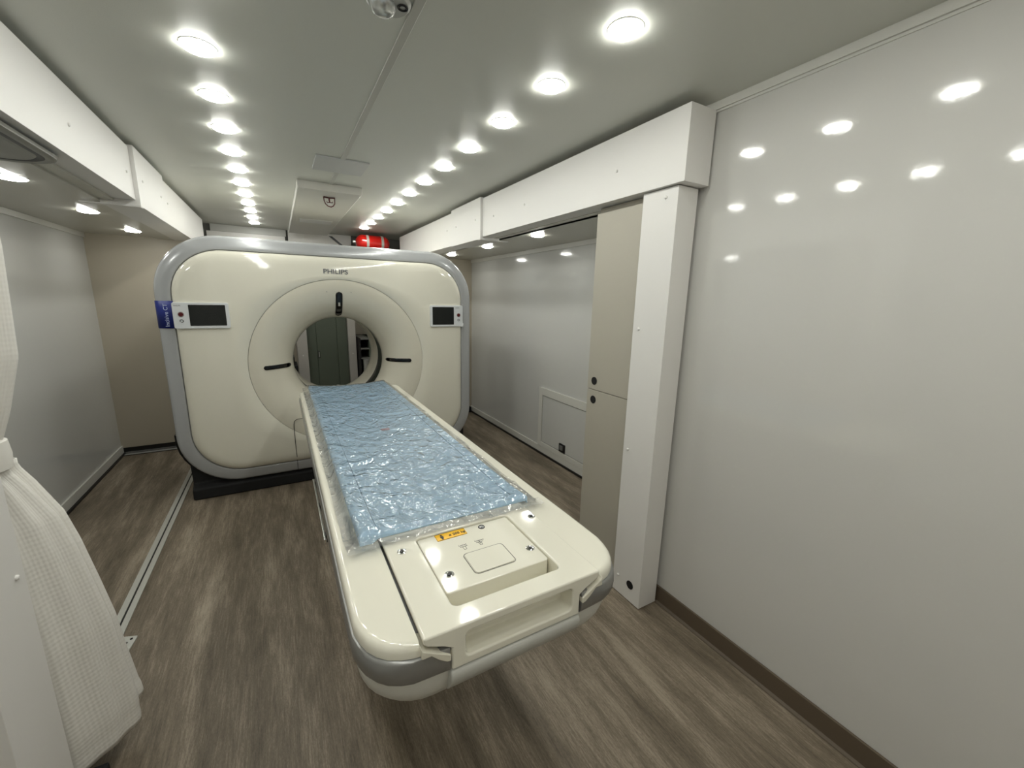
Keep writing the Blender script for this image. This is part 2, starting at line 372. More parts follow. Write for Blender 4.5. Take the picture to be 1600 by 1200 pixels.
# ------------------------------------------------------------ access hatch on right slide-out wall
t = thing('access_hatch', 'white access hatch with a black latch low on the right slide-out wall', 'hatch', (SR, 2.5, .1))
hf = boolean(box(SR - .016, SR - .001, 1.95, 3.14, .076, .648), [box(SR - .03, SR + .01, 2.02, 3.085, .122, .578)])
obj('hatch_frame', hf, TRIMW, t, bevel=.002)
obj('door', box(SR - .010, SR - .001, 2.026, 3.079, .128, .572), SLWALL, t, bevel=.001)
obj('gap_seal', box(SR - .004, SR - .0008, 2.021, 3.084, .1225, .577), BLACK, t)
la = obj('latch', box(SR - .020, SR - .010, 2.705, 2.79, .128, .205), BLACK, t, bevel=.003)
obj('latch_lever', box(SR - .028, SR - .020, 2.725, 2.77, .15, .192), mat('latch_grey', (110, 110, 108), .4), la, bevel=.002)

# ------------------------------------------------------------ floor rails
t = thing('floor_rail', 'aluminium slide-out floor rail running beside the left edge of the scanner', 'rail', (-.72, 3.3, 0))
obj('rail_strip', box(-.752, -.727, 2.10, YB - .05, 0, .006), ALU, t, bevel=.001)
obj('rail_strip', box(-.719, -.695, 2.07, YB - .05, 0, .006), ALU, t, bevel=.001)
obj('rubber_seal', box(-.728, -.718, 2.07, YB - .05, 0, .003), BLACK, t)
t = thing('rail_end_bracket', 'small bent aluminium bracket at the near end of the floor rail', 'bracket', (-.68, 2.02, 0))
bp_ = obj('plate', prism([(-.722, 2.100), (-.640, 2.070), (-.640, 2.058), (-.655, 1.955), (-.668, 1.945), (-.676, 1.955), (-.665, 2.045), (-.722, 2.066)], 0, .007), ALU, t, bevel=.001)
obj('plate', prism([(-.700, 2.050), (-.690, 2.046), (-.700, 1.965), (-.712, 1.968)], 0, .007), ALU, t, bevel=.001)
obj('rubber_seal', prism([(-.690, 2.046), (-.665, 2.045), (-.676, 1.955), (-.700, 1.965)], 0, .0035), BLACK, t)
obj('screw', cyl((-.657, 2.058, .007), (-.657, 2.058, .009), .005, 12), mat('dark_screw', (50, 50, 50), .4, metal=.8), t)
obj('screw', cyl((-.705, 2.076, .007), (-.705, 2.076, .009), .005, 12), MATS['dark_screw'], t)
t = thing('floor_rail', 'aluminium strip across the foot of the beige end wall on the left', 'rail', (-1, YB, 0))
obj('rail_strip', box(SL + .012, -.60, YB - .045, YB - .018, 0, .006), ALU, t, bevel=.001)
obj('rubber_seal', box(SL + .012, -.60, YB - .060, YB - .045, 0, .003), BLACK, t)
t = thing('floor_rail', 'aluminium floor rail at the edge of the right slide-out beyond the tall cabinet', 'rail', (1.495, 3, 0))
obj('rail_strip', box(1.505, 1.53, 1.70, YB - .05, 0, .006), ALU, t, bevel=.001)
obj('rail_strip', box(1.472, 1.496, 1.70, YB - .05, 0, .006), ALU, t, bevel=.001)
obj('rubber_seal', box(1.496, 1.505, 1.70, YB - .05, 0, .003), BLACK, t)
tag(obj('floor_block', box(1.98, 2.075, YB - .05, YB - .008, 0, .075), MATTEB, bevel=.006), 'small black block on the floor in the far right slide-out corner', 'bracket')

# ------------------------------------------------------------ ceiling fittings
t = thing('cable_cover', 'narrow white strip running along the middle of the ceiling', 'cable cover', (.384, 1.2, ZC))
obj('strip', box(.371, .397, -2.2, 2.645, ZC - .006, ZC), mat('strip_white', (186, 185, 178), .4), t, bevel=.002)
obj('strip', box(.373, .399, 2.92, 3.255, ZC - .006, ZC), MATS['strip_white'], t, bevel=.002)
tag(obj('access_plate', box(.245, .528, 2.64, 2.925, ZC - .008, ZC), mat('plate_white', (190, 191, 190), .35), bevel=.002), 'square white plate on the ceiling where the cable cover ends', 'ceiling plate')
t = thing('ceiling_duct', 'flat white box under the ceiling leading away over the scanner', 'duct', (.38, 4.4, ZC))
obj('panel', prism([(.180, ZC), (.180, ZC - .047), (.186, ZC - .052), (.579, ZC - .052), (.587, ZC - .045), (.588, ZC)], 3.25, 5.59, axis='y'), mat('duct_white', (198, 196, 188), .4), t, bevel=.002)
obj('edge_strip', box(.176, .184, 3.248, 5.59, ZC - .054, ZC - .002), TRIMW, t, bevel=.002)
obj('pale_rectangle', box(.245, .525, 4.50, 4.70, ZC - .056, ZC - .052), mat('rectangle_pale', (206, 206, 204), .35), t, bevel=.001)  # thin, slightly paler rectangle on the underside of the duct
t = thing('cord_loop', 'dark red cord loop with a pale tag hanging from the ceiling duct', 'cord', (.39, 3.42, 2.148))
pts = [(.350, 3.42, 2.146), (.352, 3.42, 2.120), (.360, 3.42, 2.098), (.376, 3.42, 2.084), (.396, 3.42, 2.080), (.412, 3.42, 2.088), (.422, 3.42, 2.104), (.424, 3.42, 2.146)]
obj('cord', tube(pts, .0038), DRED, t)
obj('cord', tube([(.350, 3.42, 2.144), (.385, 3.42, 2.140), (.424, 3.42, 2.143)], .005), DRED, t)
obj('cord', tube([(.388, 3.418, 2.142), (.386, 3.418, 2.126), (.389, 3.418, 2.110)], .005), DRED, t)
obj('cord', tube([(.370, 3.418, 2.116), (.372, 3.418, 2.108), (.408, 3.418, 2.110), (.408, 3.418, 2.118)], .003), DRED, t)
obj('tag', box(.376, .403, 3.421, 3.423, 2.088, 2.106), TRIMW, t)

t = thing('emergency_light', 'small clear-domed round light on the ceiling at the top edge of the photo', 'ceiling light', (.312, 1.235, ZC))
obj('base', loft([[(.312 + r * cos(a * pi / 16), 1.235 + r * sin(a * pi / 16), z) for a in range(32)] for r, z in ((.058, ZC), (.057, ZC - .008), (.050, ZC - .014))]), mat('fitting_grey', (170, 170, 165), .35), t)
obj('dome', loft([[(.298 + r * cos(a * pi / 16), 1.238 + r * sin(a * pi / 16), z) for a in range(32)] for r, z in ((.034, ZC - .012), (.033, ZC - .022), (.026, ZC - .034), (.014, ZC - .040))]), CLEAR, t)
obj('reflector', loft([[(.298 + r * cos(a * pi / 8), 1.238 + r * sin(a * pi / 8), z) for a in range(16)] for r, z in ((.026, ZC - .0145), (.018, ZC - .018), (.010, ZC - .026))]), CHROME, t)
for dx, dy in ((-.012, .01), (.013, .008), (0, -.014)):
    obj('bulb', cyl((.298 + dx, 1.238 + dy, ZC - .014), (.298 + dx, 1.238 + dy, ZC - .030), .004, 10), BLACK, t)
for k, r in enumerate((.013, .009)):
    obj('sensor_ring', tube([(.346 + r * cos(a), 1.225 + r * sin(a), ZC - .015) for a in [i * pi / 10 for i in range(20)]], .0015, 6, closed=True), MATS['dark_screw'], t)

# puck lamps
def make_lamp(x, y, z, label, group):
    t = thing('puck_light', label, 'ceiling light', (x, y, z), group)
    n = 24
    obj('bezel', loft([[(x + r * cos(2 * pi * a / n), y + r * sin(2 * pi * a / n), zz) for a in range(n)] for r, zz in ((.0505, z), (.0505, z - .002), (.0480, z - .003), (.0475, z - .001))]), TRIMW, t)
    obj('lens', loft([[(x + r * cos(2 * pi * a / n), y + r * sin(2 * pi * a / n), zz) for a in range(n)] for r, zz in ((.047, z - .001), (.0465, z - .007), (.040, z - .011), (.024, z - .0135))], cap0=False), LENS, t)
    return t
def dup(root, loc, label, group):
    r = root.copy(); C.objects.link(r); r.location = loc; r['label'] = label; r['group'] = group
    for ch in list(root.children):
        c = ch.copy(); C.objects.link(c); c.parent = r
    return r
ORD = ['first', 'second', 'third', 'fourth', 'fifth', 'sixth', 'seventh', 'eighth', 'ninth', 'tenth', 'eleventh', 'twelfth']
proto = None
def lamp(x, y, z, label, group):
    global proto
    if proto is None: proto = make_lamp(x, y, z, label, group); return
    dup(proto, (x, y, z), label, group)
P = .3659
for i in range(12): lamp(.914, 1.004 + i * P, ZC, 'round lamp in the right-hand row of the main ceiling, %s from the camera' % ORD[i], 'round lamps in the right ceiling row')
for i in range(11): lamp(-.150, 1.755 + i * .3672, ZC, 'round lamp in the left-hand row of the main ceiling, %s from the camera' % ORD[i], 'round lamps in the left ceiling row')
for i in range(7): lamp(.914, 1.004 - (i + 1) * P, ZC, 'round ceiling lamp of the right row, above or behind the viewpoint', 'round lamps behind the viewpoint on the right')
for i in range(9): lamp(-.150, 1.755 - (i + 1) * P, ZC, 'round ceiling lamp of the left row, above or behind the viewpoint', 'round lamps behind the viewpoint on the left')
for i, y in enumerate((2.62, 3.43, 4.30)): lamp(-.920, y, ZS, 'round lamp in the low left slide-out ceiling, %s from the camera' % ('nearest', 'second', 'farthest')[i], 'round lamps in the left slide-out')
for i, y in enumerate((2.60, 3.42, 4.29)): lamp(1.665, y, ZS, 'round lamp in the low right slide-out ceiling, %s from the camera' % ('nearest', 'second', 'farthest')[i], 'round lamps in the right slide-out')
lamp(-.920, 1.80, ZS, 'round lamp in the left slide-out ceiling beside the rounded vent', 'round lamps in the left slide-out')

# rounded vent in left slide-out ceiling
t = thing('ceiling_vent', 'rounded grey vent with black seal in the left slide-out ceiling', 'vent', (-.86, 1.99, ZS))
VX0, VX1, VY0, VY1 = -1.10, -.652, 1.62, 2.25
VZ = ZS - .010
# the vent sits in the soffit between header and slide-out ceiling
obj('rim', loft([[(x, y, z) for x, y in rrect(VX0 - d, VX1 + d, VY0 - d, VY1 + d, .13 + d, 10)] for d, z in ((-.010, VZ), (.006, VZ - .004), (.020, VZ), (.024, ZS))], False, False), mat('vent_grey', (150, 150, 144), .4), t)
obj('seal', loft([[(x, y, z) for x, y in rrect(VX0 - d, VX1 + d, VY0 - d, VY1 + d, .13 + d, 10)] for d, z in ((-.030, VZ + .004), (-.022, VZ), (-.008, VZ - .001))], False, False), BLACK, t)
obj('cover', loft([[(x, y, z) for x, y in rrect(VX0 - d, VX1 + d, VY0 - d, VY1 + d, .13 + d, 10)] for d, z in ((-.026, VZ + .004), (-.034, VZ - .003), (-.07, VZ - .001), (-.10, VZ - .005))], False, True), MATS['vent_grey'], t)

# ------------------------------------------------------------ end-of-room boards, tank, back cabinets
YF = 5.78
t = thing('overhead_board', 'white board across the ceiling behind the scanner, left of the duct', 'panel', (-.2, YF, 1.9))
obj('upper_panel', box(-.584, .151, YF, YF + .03, 2.122, ZC - .002), mat('board_grey', (190, 190, 186), .45), t, bevel=.002)
obj('lower_panel', box(-.618, .137, YF - .03, YF + .03, 1.87, 2.118), WHITEB, t, bevel=.002)
t = thing('overhead_board', 'white board behind the scanner, between the duct and the red tank', 'panel', (.5, YF, 1.9))
obj('panel', box(.171, .877, YF - .01, YF + .03, 1.87, ZC - .004), WHITEB, t, bevel=.002)
obj('strut', prism([(.62, 2.167), (.655, 2.167), (.80, 2.05), (.77, 2.05)], YF - .03, YF - .012, axis='y'), BLACK, t)
struct('trim_12', box(XL, XR, YF + .04, YF + .06, 1.95, ZC), mat('dark_grey_board', (96, 96, 92), .5), 'grey bulkhead above the opening behind the scanner', 'bulkhead', smooth=None)
t = thing('fire_suppression_tank', 'small red cylinder with two pale straps above the scanner', 'tank', (1.07, 5.33, 2.07))
TX0, TX1, TY, TZ, TR = .86, 1.255, 5.33, 2.075, .088
prof = [(0, .02), (.012, .05), (.035, .075), (.06, TR), (TX1 - TX0 - .06, TR), (TX1 - TX0 - .035, .075), (TX1 - TX0 - .012, .05), (TX1 - TX0, .02)]
obj('cylinder', loft([[(TX0 + a, TY + r * cos(i * pi / 16), TZ + r * sin(i * pi / 16)) for i in range(32)] for a, r in prof]), RED, t)
for a in (.115, .285):
    obj('strap', loft([[(TX0 + a + d, TY + r * cos(i * pi / 16), TZ + r * sin(i * pi / 16)) for i in range(32)] for d, r in ((0, TR), (0, TR + .003), (.028, TR + .003), (.028, TR))], False, False), mat('strap_grey', (170, 168, 160), .4), t)
obj('valve', cyl((TX0 + .005, TY, TZ), (TX0 - .03, TY, TZ), .014), ALU, t)
t2 = obj('shelf', box(.88, 1.30, 5.24, 5.74, 1.955, 1.985), MATS['dark_grey_board'], bevel=.002); tag(t2, 'grey shelf carrying the red tank above the scanner', 'shelf')

YG = 5.95
t = thing('tall_cabinet', 'grey-green double door cabinet seen through the scanner bore', 'cabinet', (.54, YG, 0))
obj('body', box(.292, .786, YG + .012, YG + .42, 0, 1.94), GREEN, t)
obj('door', box(.294, .403, YG - .006, YG + .012, .02, 1.93), GREEN, t, bevel=.001)
d = obj('door', box(.407, .654, YG - .006, YG + .012, .02, 1.93), GREEN, t, bevel=.001)
obj('door', box(.658, .784, YG - .006, YG + .012, .02, 1.93), GREEN, t, bevel=.001)
obj('handle_plate', prism(rrect(.412, .437, .630, .722, .003, 2), YG - .009, YG - .006, axis='y'), BLACK, d)
obj('handle', prism(rrect(.418, .431, .640, .712, .002, 2), YG - .013, YG - .009, axis='y'), MATS['vent_grey'], d)
for x0, x1, lb in ((.172, .290, 'white post left of the grey-green cabinet behind the scanner'), (.788, .885, 'white post right of the grey-green cabinet behind the scanner')):
    t = thing('post', lb, 'post', ((x0 + x1) / 2, YG, 0))
    obj('panel', box(x0, x1, YG - .08, YG + .42, 0, 1.94), mat('post_white', (180, 176, 170), .5), t, bevel=.002)
    obj('screw_cap', cyl(((x0 + x1) / 2, YG - .08, .68), ((x0 + x1) / 2, YG - .084, .68), .007, 10), WHITEB, t)
t = thing('storage_shelf', 'open grey shelf unit seen at the right edge of the bore', 'shelf', (1.0, 5.8, 0))
obj('back_panel', box(.92, 1.50, 6.30, 6.32, 0, .90), MATTEB, t)
obj('side_panel', box(1.02, 1.04, 5.70, 6.30, 0, .90), GREEN, t)
obj('side_panel', box(.90, .915, 5.70, 6.30, 0, .90), MATTEB, t)
for z in (.30, .62, .75, .88): obj('shelf_board', box(.915, 1.02, 5.70, 6.30, z, z + .014), mat('shelf_grey', (120, 120, 116), .5), t)
t = thing('wrapped_roll', 'roll wrapped in cloudy film standing before the shelf unit behind the scanner', 'roll', (.968, 5.65, 0))
obj('roll', cyl((.968, 5.65, 0), (.968, 5.65, .62), .038, 20), mat('cloudy_film', (150, 150, 146), .25, bump=.8, bscale=40), t)
t = thing('equipment_case', 'black equipment case in shadow seen at the left edge of the bore', 'case', (.05, 5.4, 0))
obj('body', box(-.10, .150, 5.45, 5.80, 0, .62), MATTEB, t, bevel=.01)
obj('connector', cyl((.06, 5.45, .66), (.06, 5.50, .66), .022), CHROME, t)
obj('connector_box', box(-.02, .12, 5.48, 5.75, .62, .72), BLACK, t, bevel=.006)

# ------------------------------------------------------------ CT scanner gantry
G = thing('ct_scanner', 'large cream ring-shaped medical scanner with a silver rounded frame', 'medical scanner', (.408, 3.85, 0))
CX, CZ = .408, .94
N = 192
def rr_loop(x0, x1, z0, z1, rb, rt, Y, n=N):
    """rounded rectangle resampled by direction from the bore centre"""
    poly = rrect(x0, x1, z0, z1, [rb, rb, rt, rt], 24)
    out = []
    for k in range(n):
        a = 2 * pi * k / n; dx, dz = cos(a), sin(a); best = None
        for i in range(len(poly)):
            p = poly[i]; q = poly[(i + 1) % len(poly)]
            ex, ez = q[0] - p[0], q[1] - p[1]; den = dx * ez - dz * ex
            if abs(den) < 1e-12: continue
            wx, wz = p[0] - CX, p[1] - CZ
            t_ = (wx * ez - wz * ex) / den; u_ = (wx * dz - wz * dx) / den
            if t_ > 0 and -1e-6 <= u_ <= 1 + 1e-6 and (best is None or t_ > best): best = t_
        out.append((CX + dx * best, Y, CZ + dz * best))
    return out
def ring(r, Y, n=N, cz=CZ): return [(CX + r * cos(2 * pi * k / n), Y, cz + r * sin(2 * pi * k / n)) for k in range(n)]
IN = (-.592, 1.400, .188, 1.727, .30, .30)      # front panel outline
OUT = (-.684, 1.500, .095, 1.822, .37, .38)     # frame outline
def inn(d, Y): return rr_loop(IN[0] + d, IN[1] - d, IN[2] + d, IN[3] - d, max(.05, IN[4] - d), max(.05, IN[5] - d), Y)
def out_(d, Y): return rr_loop(OUT[0] + d, OUT[1] - d, OUT[2] + d, OUT[3] - d, OUT[4] - d, OUT[5] - d, Y)
def mid(a, b, t): return [tuple(Vector(p).lerp(Vector(q), t)) for p, q in zip(a, b)]
c0 = ring(.627, 3.366); i0 = inn(.075, 3.368)
fp = obj('front_panel', loft([ring(.6255, 3.374), ring(.6262, 3.367), c0, mid(c0, i0, .33), mid(c0, i0, .66), i0, inn(.05, 3.370), inn(.03, 3.375), inn(.014, 3.384), inn(.004, 3.397), inn(0, 3.410), inn(0, 3.43)], False, False), CREAM, G, smooth=60)
FLARE = [(.624, 3.376), (.6235, 3.368), (.60, 3.3675), (.56, 3.372), (.52, 3.382), (.48, 3.398), (.44, 3.421), (.41, 3.444), (.385, 3.470), (.365, 3.500), (.350, 3.532), (.341, 3.565), (.338, 3.590), (.340, 3.605)]
obj('bore_funnel', loft([ring(r, y) for r, y in FLARE], False, False), CREAM2, G, smooth=60)
obj('scan_window', loft([ring(.3405, 3.603), ring(.346, 3.612), ring(.352, 3.64), ring(.352, 3.83)], False, False), GLOSSB, G, smooth=60)
obj('bore_liner', loft([ring(.352, 3.83), ring(.350, 3.832), ring(.350, 4.10), ring(.352, 4.16), ring(.37, 4.22), ring(.42, 4.28), ring(.50, 4.315)], False, False), CREAM2, G, smooth=60)
obj('frame', loft([inn(-.002, 3.432), inn(-.003, 3.403), inn(-.010, 3.399), mid(inn(-.010, 3.399), out_(0, 3.43), .45), out_(.022, 3.412), out_(.008, 3.424), out_(0, 3.445), out_(0, 3.60), out_(.004, 3.62)], False, False), SILVER, G, smooth=60)
obj('rear_cover', loft([out_(.006, 3.61), out_(.012, 3.63), out_(.012, 4.22), out_(.03, 4.28), out_(.07, 4.31), ring(.50, 4.315)], False, False), GREYW, G, smooth=60)
# black base
bp = [(-.700, .47), (-.700, .40), (-.690, .345), (-.668, .29), (-.640, .245), (-.638, .0), (1.455, 0), (1.457, .245), (1.486, .29), (1.506, .345), (1.515, .40), (1.515, .47), (1.3, .50), (-.5, .50)]
bpin = [(x if abs(x - CX) < .9 else CX + (x - CX) * .985, z) for x, z in bp]
obj('base', prism([(-.705, .47), (-.703, .40), (-.690, .335), (-.668, .28), (-.640, .235), (-.634, .03), (-.63, 0), (1.448, 0), (1.452, .03), (1.457, .235), (1.486, .28), (1.508, .335), (1.520, .40), (1.522, .47)], 3.50, 4.25, axis='y'), MATTEB, G)
obj('plinth', prism([(3.408, 0), (3.412, .080), (3.47, .105), (3.47, .30), (4.2, .30), (4.2, 0)], -.634, 1.452, axis='x'), MATTEB, G, bevel=.012)
# shallow slits (laser windows) following the funnel
def prof_y(r):
    F = sorted(FLARE[2:])
    for (a, ya), (b, yb) in zip(F, F[1:]):
        if a <= r <= b: return ya + (yb - ya) * (r - a) / (b - a)
    return F[-1][1]
def slit(ang, r0, r1, w, drop=0):
    bm = nb(); K = 22; ca, sa = cos(ang), sin(ang); rows = []
    for i in range(K + 1):
        r = r0 + (r1 - r0) * i / K; e = min(r - r0, r1 - r); h = w / 2
        hw = h * math.sqrt(max(0.0009, 1 - (1 - min(1, e / h)) ** 2)) if e < h else h
        row = []
        for k, f in enumerate((-1, -.5, 0, .5, 1)):
            s = f * hw; y = prof_y(r) - .0025 + (0 if abs(f) == 1 else .0)
            row.append((CX + ca * r - sa * s, y, CZ + drop + sa * r + ca * s))
        rows.append(row)
    R = [[bm.verts.new(p) for p in row] for row in rows]
    for a, b in zip(R, R[1:]):
        for k in range(4): bm.faces.new((a[k], a[k + 1], b[k + 1], b[k]))
    return bm
o = obj('laser_window', slit(pi / 2, .352, .537, .048), GLOSSB, G, solid=.004, label='black vertical slot window above the bore')
obj('sensor', box(CX - .007, CX + .007, prof_y(.45) - .009, prof_y(.45) - .003, CZ + .43, CZ + .475), MATS['vent_grey'], o)
obj('laser_window', slit(pi, .358, .535, .030, -.012), GLOSSB, G, solid=.004, label='black slot window left of the bore')
obj('laser_window', slit(0, .352, .535, .030, -.012), GLOSSB, G, solid=.004, label='black slot window right of the bore')
for dx in (-.085, .085): obj('screw_cap', cyl((CX + dx, prof_y(.55) + .001, CZ + .535), (CX + dx, prof_y(.55) - .002, CZ + .535), .004, 10), MATS['vent_grey'], G)
# service cover seam round the couch
seam = [(.032, 3.396, .19), (.032, 3.37, .235), (.030, 3.3645, .36), (.030, 3.3645, .49), (.036, 3.3645, .515), (.052, 3.3645, .528), (.08, 3.3645, .53)]
obj('cover_seam', tube(seam + [(2 * CX - x, y, z) for x, y, z in seam[::-1]], .0022, 6), BLACK, G)
obj('seam_line', tube([(.032, 3.400, .187), (.033, 3.412, .10)], .0022, 6), BLACK, G)
# display panels
def display(x0, x1, z0, z1, sx0, sx1, sz0, sz1, bx, lb, tx):
    y0, y1 = 3.352, 3.3695
    d = obj('display_panel', prism(rrect(x0, x1, z0, z1, .012, 4), y0, y1 + .006, axis='y'), SCRW, G, bevel=.003, label=lb)
    obj('screen', prism(rrect(sx0, sx1, sz0, sz1, .003, 2), y0 - .0012, y0 + .001, axis='y'), SCREEN, d)
    zb = (z0 + z1) / 2
    obj('button_ring', prism(circle(bx, zb + .008, .0165), y0 - .002, y0, axis='y'), mat('ring_grey', (150, 140, 140), .4), d)
    obj('stop_button', prism(circle(bx, zb + .008, .0125), y0 - .006, y0, axis='y'), mat('dark_red_button', (86, 14, 18), .35), d)
    obj('indicator_mark', tube([(bx + .009 * cos(a), y0 - .001, zb - .034 + .008 * sin(a)) for a in [i * pi / 8 for i in range(-5, 11)]], .002, 6), TXTD, d)
    text('panel_lettering', 'PHILIPS', .011, TXTG, frame((tx, y0 - .0004, z1 - .024), (1, 0, 0), (0, 0, 1)), d, .0004)
display(-.590, -.290, 1.218, 1.385, -.506, -.309, 1.236, 1.371, -.548, 'white control display at the left of the scanner front', -.580)
display(1.106, 1.398, 1.207, 1.386, 1.125, 1.315, 1.224, 1.372, 1.358, 'white control display at the right of the scanner front', 1.330)
o = obj('plastic_tape', prism([(1.372, 1.207), (1.392, 1.236), (1.404, 1.232), (1.398, 1.205)], 3.349, 3.3515, axis='y'), mat('peeling_film', (225, 228, 230), .15), G)
# blue label wrapped on the frame's left band
bl = obj('blue_label', loft([[(x, y, z) for z in (1.218, 1.393)] for x, y in ((-.583, 3.3965), (-.590, 3.3962), (-.602, 3.3955), (-.655, 3.4085), (-.674, 3.4185), (-.6865, 3.444), (-.6865, 3.50))], False, False, closed=False), BLUEL, G, solid=.002, label='blue label on the left band of the frame')
nrm = Vector((.045, .0, 0))
text('label_lettering', 'Incisive CT', .0325, TXTW, frame((-.620, 3.3985, 1.228), (0, 0, 1), (-1, .24, 0)), bl, .0006)
text('front_lettering', 'PHILIPS', .046, TXTG, frame((.306, 3.3655, 1.606), (1, 0, 0), (0, 0, 1)), G, .0012, bold=.0007, sx=1.17)

# ------------------------------------------------------------ patient couch
T = thing('patient_couch', 'long cream patient couch leading into the scanner, blue pad on it', 'patient table', (CX, 1.9, 0))
YFAR = 3.06
near = [(.077, .90), (.078, .816), (.079, .774), (.086, .742), (.095, .717), (.109, .695), (.126, .678), (.148, .666), (.170, .659)]
def mir(p): return [(2 * CX - x, y) for x, y in p[::-1]]
def side(z0, z1, dx, dy, x_in, yend, far):
    """left side outline grown outward by dx and towards the camera by dy"""
    g = [(x - dx, y - dy * (0 if y > .8 else 1)) for x, y in near]
    return [(x_in, far), (.077 - dx + .022, far), (.077 - dx + .006, far - .008), (.077 - dx, far - .03)] + g + [(x_in, yend)]
TOPZ = .800
left = side(0, 0, 0, 0, .183, .657, YFAR)
for pts, lb in ((left, None), (mir(left), None)):
    loops = []
    cxm = (pts[0][0] + .0)
    inner = pts[0][0]
    def sh(p, d):                                   # shrink towards the inner long edge, keep that edge
        return [(((min(x + d, inner - .003) if inner < CX else max(x - d, inner + .003))) if abs(x - inner) > .001 else x, y + (d if y < .85 else (-d if y > 3.0 else 0))) for x, y in p]
    P_ = [(sh(pts, d), z) for d, z in ((0, .771), (0, .784), (.0015, .791), (.005, .797), (.010, .7995), (.014, .800))]
    obj('side_cover', loft([[(x, y, z) for x, y in p] for p, z in P_]), CREAM, T, smooth=50)
sl = side(0, 0, .0045, .005, .242, .650, YFAR - .01)
sl2 = side(0, 0, -.002, -.004, .242, .660, YFAR - .01)
for m_ in (0, 1):
    f = mir if m_ else (lambda p: p)
    A = f(sl); B = f(sl2)
    mm = lambda t: [((a[0] * (1 - t) + b[0] * t), (a[1] * (1 - t) + b[1] * t)) for a, b in zip(A, B)]
    obj('silver_band', loft([[(x, y, z) for x, y in mm(t)] for t, z in ((1, .770), (.25, .7685), (0, .764), (-.25, .745), (0, .722), (.6, .712))]), SILVERB, T, smooth=50)
# tips where the band ends beside the handle
for s in (1, -1):
    X = lambda x: x if s == 1 else 2 * CX - x
    obj('end_ledge', prism([(X(x), z) for x, z in ((.183, .795), (.187, .789), (.236, .761), (.2425, .757), (.2425, .743), (.234, .744), (.219, .755), (.202, .772), (.183, .772))], .6455, .70, axis='y'), CREAM2, T, bevel=.0025)
# lower shell
def under(d, z, dy=0): return [(x, y, z) for x, y in rrect(.078 + d, .738 - d, .664 + d + dy, YFAR - .02 - d * .5, [.115, .115, .03, .03], 8)]
obj('lower_shell', loft([under(.004, .712), under(.003, .702), under(.006, .678), under(.012, .655), under(.024, .632), under(.042, .614), under(.068, .600), under(.10, .593), under(.15, .590)]), mat('lower_shell_white', (206, 205, 198), .35), T, smooth=60)
obj('front_bumper', loft([[(x, y, z) for x, y in rrect(.2435 + d, .5725 - d, .649 + e, .72, .003, 2)] for d, e, z in ((.001, .030, .640), (0, .010, .665), (0, .001, .685), (.0, 0, .699), (.001, .003, .706), (.003, .008, .709))]), mat('bumper_grey', (186, 186, 180), .3), T, smooth=50)
obj('gap_shade_box', box(.180, .636, .71, YFAR - .02, .62, .736), mat('gap_shadow_grey', (96, 96, 92), .6), T)  # added box; its grey stands in for shade deep in the couch gaps
# foot-end insert with tray recess and hand grip
prof = [(.1885, .811), (.1885, .797), (.196, .790), (.236, .772), (.2455, .766), (.2455, .712), (.5705, .712), (.5705, .766), (.580, .772), (.620, .790), (.6275, .797), (.6275, .811)]
body = prism(prof, .651, 1.070, axis='y')
tray = prism(rrect(.271, .549, .706, .986, .014, 4), .742, .83)
grip = prism(rrect(.277, .547, .733, .790, .012, 4), .60, .700, axis='y')
ins = boolean(body, [tray, grip])
foot = obj('foot_insert', ins, CREAM, T, bevel=.005, seg=3)
pl = obj('tray_plate', prism(rrect(.2735, .5465, .752, .9835, .008, 3), .741, .8065), CREAM, foot, bevel=.003, seg=2)
bt = obj('release_button', prism(rrect(.3605, .4690, .784, .866, .010, 4), .8062, .8092), CREAM, foot, bevel=.0015)
obj('button_gap', tube([(x, y, .8066) for x, y in rrect(.3585, .4710, .782, .868, .011, 4)], .0011, 6, closed=True), mat('seam_grey', (120, 118, 110), .5), bt)
yl = obj('weight_label', prism(rrect(.322, .409, .951, .983, .002, 2), .8063, .8071), YEL, foot, label='yellow weight limit label')
obj('label_border', tube([(x, y, .8072) for x, y in ((.323, .952), (.408, .952), (.408, .982), (.323, .982))], .0006, 4, closed=True), BLACK, yl)
fig = cyl((.339, .9745, .8069), (.339, .9745, .8076), .0032, 12)
add_prism(fig, [(.3345, .970), (.3435, .970), (.3435, .962), (.3415, .962), (.3415, .955), (.3365, .955), (.3365, .962), (.3345, .962)], .8069, .8076)
obj('person_symbol', fig, BLACK, yl)
text('weight_lettering', '\u2264 205 kg', .0135, BLACK, frame((.358, .962, .8072), (1, 0, 0), (0, 1, 0)), yl, .0004, bold=.0003)
mk = obj('manual_symbol', prism(circle(.457, .963, .0085), .8063, .8070), mat('symbol_white', (230, 230, 228), .4), foot)
obj('symbol_ring', tube([(.457 + .008 * cos(a), .963 + .008 * sin(a), .807) for a in [i * pi / 12 for i in range(24)]], .0018, 6, closed=True), BLACK, mk)
obj('symbol_glyph', prism([(.4535, .9600), (.4605, .9595), (.4610, .9650), (.4575, .9635), (.4560, .9670)], .8069, .8074), BLACK, mk)
for x, wd in ((.372, 'Locked'), (.418, 'Released')):
    text('lock_lettering', wd, .0075, TXTD, frame((x - .008, .905, .8065), (1, 0, 0), (0, 1, 0)), foot, .0003)
    g = tube([(x - .006, .900, .8066), (x + .014, .900, .8066)], .0006, 5)
    add_tube(g, [(x + .000, .899, .8066), (x + .001, .886, .8066), (x + .007, .886, .8066), (x + .008, .899, .8066)], .0006, 5)
    if wd == 'Released': add_tube(g, [(x + .004, .893, .8066), (x + .004, .904, .8066)], .0008, 5)
    obj('lock_symbol', g, TXTD, foot)
